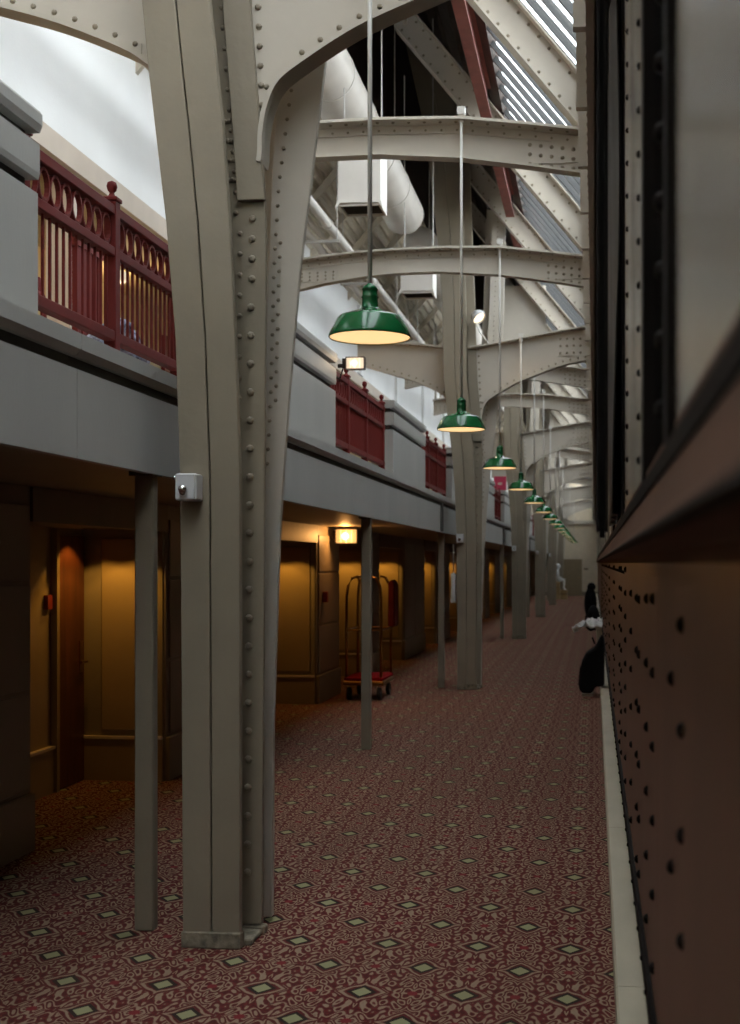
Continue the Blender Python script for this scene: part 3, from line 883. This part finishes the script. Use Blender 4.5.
# ------------------------------------------------------------------ small fittings on the columns
for i, y in enumerate((5.68, 17.68, 29.68, 41.68, 53.68)):
    dx = 0 if i == 0 else -0.02
    t = thing('outlet_box', ['grey square weatherproof box with spigot on the big riveted column', 'grey square box on the second riveted column',
                             'grey square box on the third riveted column', 'grey square box on the fourth riveted column', 'grey square box on the fifth riveted column'][i],
              'box', (-1.865 + dx, y - 0.058, 2.15), 'grey boxes on the columns')
    box(-0.05, 0.05, -0.05, 0.056, -0.062, 0.062).build('housing', 'outlet', t, bevel=0.008)
    box(-0.044, 0.044, -0.058, -0.05, -0.055, 0.055).build('cover', 'outlet', t)
    MB().ball((-0.005, -0.075, -0.012), 0.022, 10, 6).tube([(-0.005, -0.058, -0.012), (-0.005, -0.082, -0.03)], 0.014, 8).build('spigot', 'chrome', t, smooth=True)
    MB().ball((-0.062, -0.02, 0.045), 0.010, 8, 5).build('screw', 'chrome', t, smooth=True)
t = thing('fuse_box', 'narrow white box low on the side of the second riveted column', 'box', (-1.995, 17.70, 1.45))
box(-0.035, 0.035, -0.02, 0.10, -0.22, 0.20).build('housing', 'outlet', t, bevel=0.006)
box(-0.03, 0.03, -0.026, -0.02, -0.21, 0.19).build('lid', 'outlet', t)
MB().tube([(0, 0.03, 0.2), (0, 0.03, 0.62)], 0.009, 6).build('conduit', 'pipe', t)
t = thing('spotlight', 'small round spotlight on a bent arm on the second riveted column', 'lamp', (-1.62, 17.62, 5.27))
MB().lathe([(0.10, -0.02), (0.108, 0.02), (0.098, 0.06), (0.065, 0.10), (0.02, 0.118), (0.001, 0.12)], (0, 0, 0), 20).build('hood', 'outlet', t, smooth=True, loc=(0, 0, 0)).rotation_euler = (radians(-22), radians(-38), 0)
MB().lathe([(0.088, 0.0), (0.001, -0.012)], (0, 0, 0), 20).build('lens', 'spotglow', t, smooth=True).rotation_euler = (radians(-22), radians(-38), 0)
MB().tube([(-0.05, 0.03, -0.07), (0.01, 0.05, -0.20), (0.06, 0.06, -0.26), (0.13, 0.12, -0.36)], 0.010, 6).build('arm', 'pipe', t)
l = bpy.data.lights.new('spot_glow', 'SPOT'); l.energy = 14; l.color = (1.0, 0.75, 0.5); l.spot_size = radians(95); l.shadow_soft_size = 0.06
lo = bpy.data.objects.new('spot_glow', l); COL.objects.link(lo); lo.parent = t; lo.location = (0.01, -0.02, -0.04); lo.rotation_euler = (radians(-22), radians(-38), 0)

# ------------------------------------------------------------------ box lamps
def box_lamp(lab, loc, w, d, h, glow, energy, col):
    t = thing('box_lamp', lab, 'lamp', loc)
    m = MB()
    for z in (-h / 2, h / 2 - 0.008): m.box(0, w, 0, d, z, z + 0.008)
    m.box(0, 0.008, 0, d, -h / 2, h / 2).box(w - 0.008, w, 0, d, -h / 2, h / 2)
    m.build('frame', 'groove', t)
    box(0.009, w - 0.009, 0.012, d - 0.006, -h / 2 + 0.009, h / 2 - 0.009).build('lens', glow, t)
    MB().ball((w * 0.45, 0.018, 0.0), 0.5, 14, 8, (w * 0.42, 0.03, h * 0.62)).build('bulb', 'bulb', t, smooth=True)
    m = MB()
    for k in range(1, 4): m.box(w * k / 4 - 0.003, w * k / 4 + 0.003, 0.004, 0.011, -h / 2 + 0.009, h / 2 - 0.009)
    m.build('lens_ribs', 'enamel', t)
    MB().box(-0.035, -0.001, d * 0.3, d * 0.7, -h * 0.4, h * 0.4).tube([(-0.03, d / 2, -0.02), (-0.075, d / 2, -0.02)], 0.02, 8).build('bracket', 'black', t)
    l = bpy.data.lights.new('box_lamp_glow', 'POINT'); l.energy = energy; l.color = col; l.shadow_soft_size = 0.06
    lo = bpy.data.objects.new('box_lamp_glow', l); COL.objects.link(lo); lo.parent = t; lo.location = (w / 2, -0.08, 0)
    return t


box_lamp('glowing amber box lamp under the balcony beside the luggage cart', (-3.41, 16.3, 2.155), 0.29, 0.10, 0.19, 'sconceglow', 14, (1.0, 0.45, 0.12))
t = box_lamp('lit white box lamp on the balcony pier end above the red railing', (-2.25, 11.2, 3.62), 0.175, 0.07, 0.115, 'sconcewhite', 2, (1.0, 0.75, 0.5))
MB().tube([(-0.03, 0.035, -0.05), (-0.06, 0.035, -0.14), (-0.06, -0.215, -0.14)], 0.007, 6).build('arm', 'black', t)

# gallery lamps (ceiling globes inside the upper gallery)
for i, y in enumerate((7.0, 12.2, 17.0, 25.0, 36.0)):
    o = MB().ball((0, 0, 0), 0.07, 14, 8).build('globe_lamp', 'sconcewhite', smooth=True, loc=(-4.75, y, 4.69))
    tag(o, f'{ORD[i]} small round globe lamp on the ochre gallery ceiling', 'lamp', 'gallery globe lamps')
    l = bpy.data.lights.new('globe_glow', 'POINT'); l.energy = 17; l.color = (1.0, 0.68, 0.36); l.shadow_soft_size = 0.07
    lo = bpy.data.objects.new('globe_glow', l); COL.objects.link(lo); lo.parent = o; lo.location = (0, 0, -0.13)

# things lying on the balcony behind the first railing
m = MB()
for k in range(18):
    m.ball((random.uniform(-0.12, 0.12), random.uniform(-0.28, 0.28), 0.06 + random.uniform(0, 0.27)), random.uniform(0.07, 0.12), 9, 6, (1, 1.1, 0.8))
o = m.build('fabric_heap', 'blueplaid', smooth=True, loc=(-2.85, 7.25, 2.86)); tag(o, 'heap of blue and white patterned fabric behind the first red railing', 'fabric')
o = box(-0.18, 0.18, -0.22, 0.22, 0, 0.09).build('folded_case', 'black', bevel=0.02, loc=(-2.78, 5.72, 2.86)); tag(o, 'flat black case lying behind the first red railing', 'case')
o = box(-0.12, 0.12, -0.07, 0.07, 0, 0.10).build('toolbox', 'yellow', bevel=0.015, loc=(-2.72, 6.02, 2.86)); tag(o, 'small yellow box lying behind the first red railing', 'box')
pl = box(-3.02, -2.58, 5.4, 7.9, 2.702, 2.86).build('storage_plinth', 'cream'); tag(pl, 'low cream plinth behind the first red railing carrying the fabric heap', 'plinth')
t = thing('folding_screen', 'dark red slatted screen standing in the gallery behind the first railing', 'screen', (-3.5, 8.15, 2.702))
for k in range(5): box(-0.02, 0.02, k * 0.09, k * 0.09 + 0.06, 0.0, 1.25).build('slat', 'red', t)
box(-0.03, 0.03, -0.02, 0.44, 1.25, 1.34).build('rail', 'red', t)
t = thing('red_chair', 'red wooden chair with curved back behind the first railing', 'chair', (-3.14, 7.35, 2.702))
for a, c in ((0, 0), (.36, 0), (0, .36), (.36, .36)): box(a - .4, a - .36, c, c + .04, 0, .44).build('leg', 'red', t)
box(-.41, .01, -.01, .41, .44, .47).build('seat', 'red', t)
MB().tube([(-.38, .02, .47), (-.40, .0, .75), (-.46, -.05, .95)], .02, 6).tube([(-.38, .38, .47), (-.40, .40, .75), (-.46, .45, .95)], .02, 6).tube([(-.42, -.02, .82), (-.45, .2, .84), (-.42, .42, .82)], .03, 6).build('backrest', 'red', t)
t = thing('potted_plant', 'small dark potted plant on the balcony behind the second red railing', 'plant', (-2.70, 12.9, 2.702))
MB().lathe([(0.08, 0.0), (0.10, 0.2), (0.11, 0.62), (0.12, 0.64)], (0, 0, 0), 14, True).build('pot', 'trimdark', t)
m = MB()
for k in range(60):
    a, e, r_ = random.uniform(0, 2 * pi), random.uniform(-.4, 1.3), random.uniform(.10, .20)
    p = (r_ * cos(a) * cos(e), r_ * sin(a) * cos(e), .82 + r_ * sin(e) * .9)
    w = .035
    m.add([(p[0] - w, p[1], p[2]), (p[0], p[1] - w, p[2] + .02), (p[0] + w, p[1], p[2]), (p[0], p[1] + w, p[2] - .02)], [(0, 1, 2, 3)])
for k in range(8): m.tube([(0, 0, .6), (.1 * cos(k), .1 * sin(k), .85)], .006, 4)
m.build('foliage', 'leafy', t, kind='stuff')
t = thing('balcony_sign', 'small crimson sign board standing on a far grey balcony pier', 'sign', (-2.42, 32.3, 3.682))
box(-0.16, 0.16, -0.02, 0.02, 0, 0.36).build('board', 'pink', t); box(-0.05, 0.05, -0.026, -0.02, 0.14, 0.2).build('emblem', 'cream', t)

# ------------------------------------------------------------------ luggage cart
t = thing('luggage_cart', 'brass bellman luggage cart with red carpeted deck under the amber box lamp', 'cart', (-3.0, 16.55, 0))
box(-0.27, 0.27, -0.45, 0.45, 0.20, 0.255).build('deck', 'brass', t, bevel=0.01)
box(-0.255, 0.255, -0.43, 0.43, 0.255, 0.30).build('carpet_pad', 'redcarpet', t, bevel=0.01)
for sx in (-0.2, 0.2):
    for sy in (-0.36, 0.36):
        w = MB().lathe([(0.02, -0.025), (0.078, -0.025), (0.085, -0.012), (0.085, 0.012), (0.078, 0.025), (0.02, 0.025)], (0, 0, 0), 18).build('wheel', 'rubber', t, loc=(sx, sy, 0.086))
        w.rotation_euler = (0, pi / 2, 0)
        box(sx - 0.035, sx - 0.028, sy - 0.02, sy + 0.02, 0.086, 0.2).build('fork', 'brass', t)
        u = [(sx * 1.15, sy * 1.1, 0.30), (sx * 1.15, sy * 1.1, 0.9), (sx * 1.14, sy * 1.1, 1.35), (sx * 1.05, sy * 1.07, 1.50), (sx * 0.80, sy * 1.0, 1.60), (sx * 0.50, sy * 0.93, 1.62), (sx * 0.34, sy * 0.9, 1.56), (sx * 0.40, sy * 0.9, 1.47)]
        MB().tube(u, 0.018, 10).build('upright', 'brass', t, smooth=True)
for sy in (-0.396, 0.396): MB().tube([(-0.23, sy, 0.92), (0.23, sy, 0.92)], 0.013, 8).build('crossbar', 'brass', t)
for sx in (-0.23, 0.23): MB().tube([(sx, -0.396, 0.92), (sx, 0.396, 0.92)], 0.013, 8).build('crossbar', 'brass', t)
MB().tube([(-0.16, -0.40, 1.60), (-0.16, 0, 1.62), (-0.16, 0.40, 1.60)], 0.014, 8).build('hanging_bar', 'brass', t)
m = MB()
m.prism_y([(-0.05, 0.0), (0.05, 0.0), (0.045, 0.58), (0.02, 0.64), (-0.02, 0.64), (-0.045, 0.58)], -0.16, 0.16)
o = m.build('hanging_garment', 'red', bevel=0.02, loc=(-2.74, 16.95, 0.93)); tag(o, 'dark red garment hanging on the luggage cart upright', 'garment')
o = MB().box(-0.03, 0.03, -0.05, 0.05, -0.07, 0.07).build('alarm_box', 'fire', bevel=0.008, loc=(-3.465, 15.95, 1.36)); tag(o, 'small red alarm box on the wall panel behind the luggage cart', 'box')

# ------------------------------------------------------------------ kerb, bags beside the train
kb = struct('trim_2')
y = BACK
while y < END - 1:
    y2 = min(y + 3.0, END - 0.01)
    MB().prism_y([(0.085, 0.0), (0.6, 0.0), (0.6, 0.12), (0.095, 0.12), (0.085, 0.11)], y + 0.002, y2 - 0.002).build('kerb_block', 'kerb', kb)
    y = y2
t = thing('travel_bag', 'large black travel bag leaning on the train above the cream kerb', 'bag', (-0.05, 16.95, 0))
m = MB()
prof = [(-0.135, 0.06), (-0.09, 0.045), (0.02, 0.04), (0.07, 0.13), (0.19, 0.14), (0.192, 0.50), (0.185, 0.80), (0.15, 0.83), (0.07, 0.66), (-0.05, 0.58), (-0.115, 0.46), (-0.145, 0.28), (-0.155, 0.12)]
m.prism_y(prof, 0, 0.42)
m.build('body', 'bag', t, bevel=0.035)
box(-0.11, 0.04, 0.0, 0.40, 0.0, 0.035).build('base_board', 'trimdark', t)
MB().prism_y([(-0.165, 0.14), (-0.145, 0.14), (-0.125, 0.38), (-0.14, 0.40)], 0.08, 0.34).build('pocket', 'bag', t, bevel=0.01)
MB().tube([(0.06, 0.14, 0.70), (0.03, 0.16, 0.78), (0.03, 0.26, 0.78), (0.06, 0.28, 0.70)], 0.010, 6).build('handle', 'bag', t)
t = thing('backpack', 'rounded black backpack on the kerb just behind the white jacket', 'bag', (-0.01, 26.0, 0.0))
MB().ball((0, 0.2, 0.66), 0.27, 14, 8, (0.5, 0.7, 1.0)).build('body', 'bag', t, smooth=True)
MB().ball((-0.05, 0.08, 0.52), 0.15, 12, 7, (0.7, 1.2, 0.9)).build('lower_pocket', 'bag', t, smooth=True)
MB().tube([(-0.05, 0.05, 0.80), (-0.16, 0.0, 0.70), (-0.14, 0.02, 0.45)], 0.018, 6).build('strap', 'bag', t)
t = thing('duffel_bag', 'dark duffel bag furthest along the kerb beside the train', 'bag', (-0.10, 36.5, 0.0))
MB().ball((0, 0.3, 0.62), 0.43, 14, 8, (0.44, 0.9, 1.16)).build('body', 'bag', t, smooth=True)
MB().ball((0.03, 0.2, 1.10), 0.13, 10, 6).build('top_pocket', 'bag', t, smooth=True)
# low cream stand under a white jacket
t = thing('low_stand', 'narrow cream stand on the kerb under the white jacket', 'stand', (0.06, 21.6, 0.12))
box(-0.02, 0.08, 0.0, 0.10, 0.0, 0.56).build('column', 'kerb', t, bevel=0.01)
box(-0.05, 0.10, -0.03, 0.40, 0.56, 0.59).build('shelf', 'kerb', t)
n1, n2 = 18, 12; vs = []
for i in range(n1):
    for j in range(n2):
        u, v = i / (n1 - 1), j / (n2 - 1)
        x = -0.36 + 0.50 * u
        fall = 0.26 * max(0, 0.62 - u) ** 1.3 + (0.05 if v < 0.12 and u > 0.5 else 0.0)
        z = 0.80 + 0.04 * sin(u * 17 + v * 6) + 0.03 * sin(v * 19 + u * 5) - fall + 0.02 * random.uniform(-1, 1)
        vs.append((x + 0.015 * sin(v * 14), 21.76 + 0.44 * (v - 0.5) * (0.25 + 0.75 * min(1, u * 1.6)) + 0.03 * sin(u * 19), z))
fs = [(i * n2 + j, (i + 1) * n2 + j, (i + 1) * n2 + j + 1, i * n2 + j + 1) for i in range(n1 - 1) for j in range(n2 - 1)]
o = MB().add(vs, fs).build('jacket', 'cloth', smooth=True); tag(o, 'crumpled white jacket draped over the narrow cream stand', 'jacket')
sm = o.modifiers.new('thick', 'SOLIDIFY'); sm.thickness = 0.03
o.modifiers.new('soft', 'SUBSURF').levels = 1

# ------------------------------------------------------------------ white statue seated on trunks
TY = 62.5
t = thing('travel_chest', 'low tan luggage trunk at the feet of the white statue', 'trunk', (-1.50, TY, 0), 'trunks under the statue')
box(-0.18, 0.18, -0.2, 0.35, 0.0, 0.455).build('body', 'crate', t, bevel=0.01)
box(-0.19, 0.19, -0.21, 0.36, 0.25, 0.28).build('lid_band', 'trimdark', t); box(-0.03, 0.05, -0.215, -0.2, 0.2, 0.3).build('clasp', 'brass', t)
t = thing('travel_chest', 'taller tan trunk the white statue sits on', 'trunk', (-1.89, TY + 0.06, 0), 'trunks under the statue')
box(-0.20, 0.19, -0.2, 0.35, 0.0, 0.86).build('body', 'crate', t, bevel=0.01)
box(-0.21, 0.20, -0.21, 0.36, 0.6, 0.63).build('lid_band', 'trimdark', t); box(-0.03, 0.05, -0.215, -0.2, 0.55, 0.65).build('clasp', 'brass', t)


def statue():
    V, E, R = [], [], []
    def chain(start, pts):
        k = start
        for p, r in pts:
            V.append(p); R.append(r); E.append((k, len(V) - 1)); k = len(V) - 1
        return k
    V.append((0, 0, 0.10)); R.append(0.125)                       # pelvis, root
    ch = chain(0, [((-0.01, 0, 0.28), 0.115), ((0.02, 0, 0.46), 0.135)])
    nk = chain(ch, [((0.035, 0, 0.575), 0.055), ((0.055, 0, 0.64), 0.05)])
    chain(nk, [((0.07, 0, 0.70), 0.083), ((0.075, 0, 0.77), 0.088), ((0.065, 0, 0.83), 0.058)])
    for s in (-1, 1):
        h = chain(ch, [((0.02, s * 0.175, 0.50), 0.058), ((0.07, s * 0.21, 0.24), 0.045), ((0.24, s * 0.15, 0.14), 0.034), ((0.30, s * 0.14, 0.12), 0.028), ((0.35, s * 0.135, 0.11), 0.028)])
        for f in range(4):
            oy = s * 0.135 + (f - 1.5) * 0.018
            ln = (0.06, 0.075, 0.07, 0.05)[f]
            chain(h, [((0.37, oy, 0.11), 0.009), ((0.37 + ln, oy, 0.09), 0.008)])
        chain(h, [((0.36, s * 0.105, 0.115), 0.010), ((0.39, s * 0.09, 0.105), 0.009)])
        chain(0, [((0.08, s * 0.10, 0.085), 0.095), ((0.34, s * 0.12, 0.085), 0.068), ((0.345, s * 0.12, -0.14), 0.054), ((0.33, s * 0.12, -0.335), 0.038), ((0.39, s * 0.125, -0.385), 0.034), ((0.46, s * 0.13, -0.395), 0.026)])
    me = bpy.data.meshes.new('seated_statue'); me.from_pydata(V, E, []); me.materials.append(M['statue'])
    o = bpy.data.objects.new('seated_statue', me); COL.objects.link(o)
    sk = o.modifiers.new('skin', 'SKIN'); sk.use_smooth_shade = True
    for i, r in enumerate(R): me.skin_vertices[0].data[i].radius = (r, r)
    me.skin_vertices[0].data[0].use_root = True
    o.modifiers.new('soft', 'SUBSURF').levels = 1
    return o


o = statue(); o.location = (-1.83, TY + 0.08, 0.88)
tag(o, 'white plaster statue of a seated figure on trunks near the end wall', 'statue')
MB().ball((0.155, 0, 0.745), 0.018, 8, 5, (1, .8, 1.4)).build('nose', 'statue', o, smooth=True)
for s in (-1, 1): MB().ball((0.143, s * 0.033, 0.775), 0.012, 8, 5).build('eye', 'statue', o, smooth=True)
MB().ball((0.142, 0, 0.70), 0.012, 8, 5, (.8, 2, .6)).build('mouth', 'statue', o, smooth=True)
hr = MB().ball((0.055, 0, 0.80), 0.098, 12, 8, (1.0, 0.95, 0.8)).build('hair', 'statue', o, smooth=True)

# ------------------------------------------------------------------ passenger train beside the corridor
XU, XLO = 0.115, 0.15


def make_car(ya, yb, label, detail):
    t = thing('passenger_car', label, 'train')
    # body shell behind the side sheets
    m = MB()
    m.box(0.19, 2.95, ya, yb, 0.62, 4.0)
    m.build('body', 'black', t)
    MB().prism_y([(0.10, 4.0), (0.12, 4.12), (0.45, 4.38), (1.5, 4.5), (2.6, 4.38), (2.95, 4.12), (3.0, 4.0)], ya, yb).build('roof', 'black', t)
    # lower side sheets
    n = max(1, round((yb - ya) / 2.4)); w = (yb - ya) / n
    for i in range(n):
        box(XLO, 0.189, ya + i * w + 0.002, ya + (i + 1) * w - 0.002, 0.65, 1.80).build('side_sheet', 'car_low', t)
    box(XLO - 0.012, 0.19, ya, yb, 0.63, 0.70).build('side_sill', 'rivetdark', t)
    # belt rail
    MB().prism_y([(0.189, 2.0), (XU, 2.0), (XU - 0.002, 1.955), (0.109, 1.948), (0.082, 1.862), (0.076, 1.850), (0.080, 1.841), (0.10, 1.836), (0.138, 1.824), (0.148, 1.80), (0.189, 1.80)], ya, yb).build('belt_rail', 'car_belt', t)
    box(0.100, 0.118, ya, yb, 1.936, 1.966).build('belt_bead', 'rivetdark', t)
    MB().tube([(0.080, ya, 1.843), (0.080, yb, 1.843)], 0.009, 6).build('belt_bead', 'rivetdark', t)
    return t


car = make_car(-4.0, 24.0, 'long brown and grey riveted passenger car right beside the camera', True)
# upper side: sheets, pilasters and windows along the car
def sheet(a, b_, m='car_up', nm='upper_sheet'): box(XU, 0.189, a, b_, 1.975, 3.99).build(nm, m, car)
sheet(-4.0, 1.80)
box(XU - 0.012, 0.189, 1.80, 1.88, 1.975, 3.99).build('window_post', 'rivetdark', car)
wp = box(XU + 0.02, 0.14, 1.88, 2.86, 2.0, 3.6).build('window_pane', 'darkglass', car)
box(XU, 0.189, 1.88, 2.86, 3.6, 3.99).build('letter_board', 'rivetdark', car)
box(XU + 0.005, 0.189, 1.97, 2.14, 1.975, 3.6).build('window_post', 'rivetdark', car)
box(XU - 0.006, 0.189, 2.80, 2.90, 1.975, 3.99).build('window_post', 'rivetdark', car)
sheet(2.90, 4.75, nm='pilaster')
box(XU - 0.010, 0.189, 4.75, 5.05, 1.975, 3.99).build('window_post', 'rivetdark', car)
sheet(5.05, 6.9, nm='pilaster')
box(XU - 0.012, 0.189, 6.9, 7.1, 1.975, 3.99).build('window_post', 'rivetdark', car)
y = 7.1
while y < 23.4:
    box(XU + 0.02, 0.15, y, min(y + 1.5, 23.9), 2.0, 3.6).build('window_pane', 'darkglass', car)
    box(XU, 0.189, y, min(y + 1.5, 23.9), 3.6, 3.99).build('letter_board', 'car_up', car)
    sheet(min(y + 1.5, 23.9), min(y + 2.3, 24.0), nm='pilaster'); y += 2.3
r = MB()
for yy, z0, st in ((3.20, 2.06, 0.111), (4.29, 2.04, 0.112), (5.3, 2.04, 0.11), (5.9, 2.04, 0.11), (6.7, 2.03, 0.11), (2.06, 2.05, 0.113)):
    z = z0
    while z < 3.95:
        r.rivet((XU if yy != 2.06 else XU - 0.004, yy, z), 0.011 if yy != 2.06 else 0.018, '-x'); z += st
for yy, z0, st in ((2.15, 0.80, 0.179), (2.42, 0.86, 0.36), (3.18, 0.78, 0.186), (3.55, 0.8, 0.18), (4.14, 0.78, 0.18), (4.35, 0.78, 0.18), (5.01, 0.78, 0.15), (5.9, 0.78, 0.11), (6.79, 0.78, 0.11), (7.2, .78, .11), (9.04, 0.78, 0.11),
                   (9.4, .78, .11), (11.87, 0.78, 0.11), (12.2, .78, .11), (14.3, .78, .11), (15.8, .78, .11), (18.2, .78, .11), (20.6, .78, .11), (23, .78, .11)):
    z = z0
    while z < 1.78: r.rivet((XLO, yy, z), 0.0155, '-x'); z += st
y = 1.6
while y < 23.9:
    if y > 6: r.rivet((XLO, y, 1.755), 0.0115, '-x', 6)
    r.rivet((XLO - 0.012, y, 0.665), 0.010, '-x', 6)
    y += 0.29
r.build('rivets', 'rivetdark', car, kind='stuff')
# tall black end post and wavy canvas curtain in the side opening, hung from the girder
t = thing('door_post', 'tall black post standing out from the train side up to the roof girder', 'post', (0, 0, 0))
box(0.008, 0.018, 3.95, 4.08, 1.90, 4.155).build('outer_plate', 'black', t)
box(0.018, 0.034, 3.98, 4.03, 1.88, 4.155).build('web', 'black', t)
box(0.034, 0.044, 3.95, 4.08, 1.90, 4.155).build('inner_plate', 'rivetdark', t)
vs = []; n1, n2 = 26, 15
for i in range(n1):
    z = 1.99 + 2.1 * i / (n1 - 1)
    for j in range(n2):
        v = j / (n2 - 1)
        vs.append((0.088 + 0.014 * sin(v * 19 + 0.7 * sin(z * 2.1)) + 0.008 * sin(z * 2.6 + v * 3), 4.8 + 1.8 * v + 0.05 * sin(z * 1.7), z))
fs = [(i * n2 + j, i * n2 + j + 1, (i + 1) * n2 + j + 1, (i + 1) * n2 + j) for i in range(n1 - 1) for j in range(n2 - 1)]
o = MB().add(vs, fs).build('vestibule_curtain', 'rubber', car, smooth=True)
sm = o.modifiers.new('thick', 'SOLIDIFY'); sm.thickness = 0.006

car2 = make_car(25.2, 50.0, 'second passenger car coupled behind the brown riveted one', False)
y = 25.2
while y < 49.5:
    box(XU, 0.189, y, y + 0.8, 1.975, 3.99).build('pilaster', 'car_up', car2)
    box(XU + 0.02, 0.15, y + 0.8, min(50, y + 2.3), 1.975, 3.99).build('window_pane', 'darkglass', car2); y += 2.3
box(0.25, 2.7, 24.0, 25.2, 0.9, 3.9).build('gangway_bellows', 'rubber', car2)
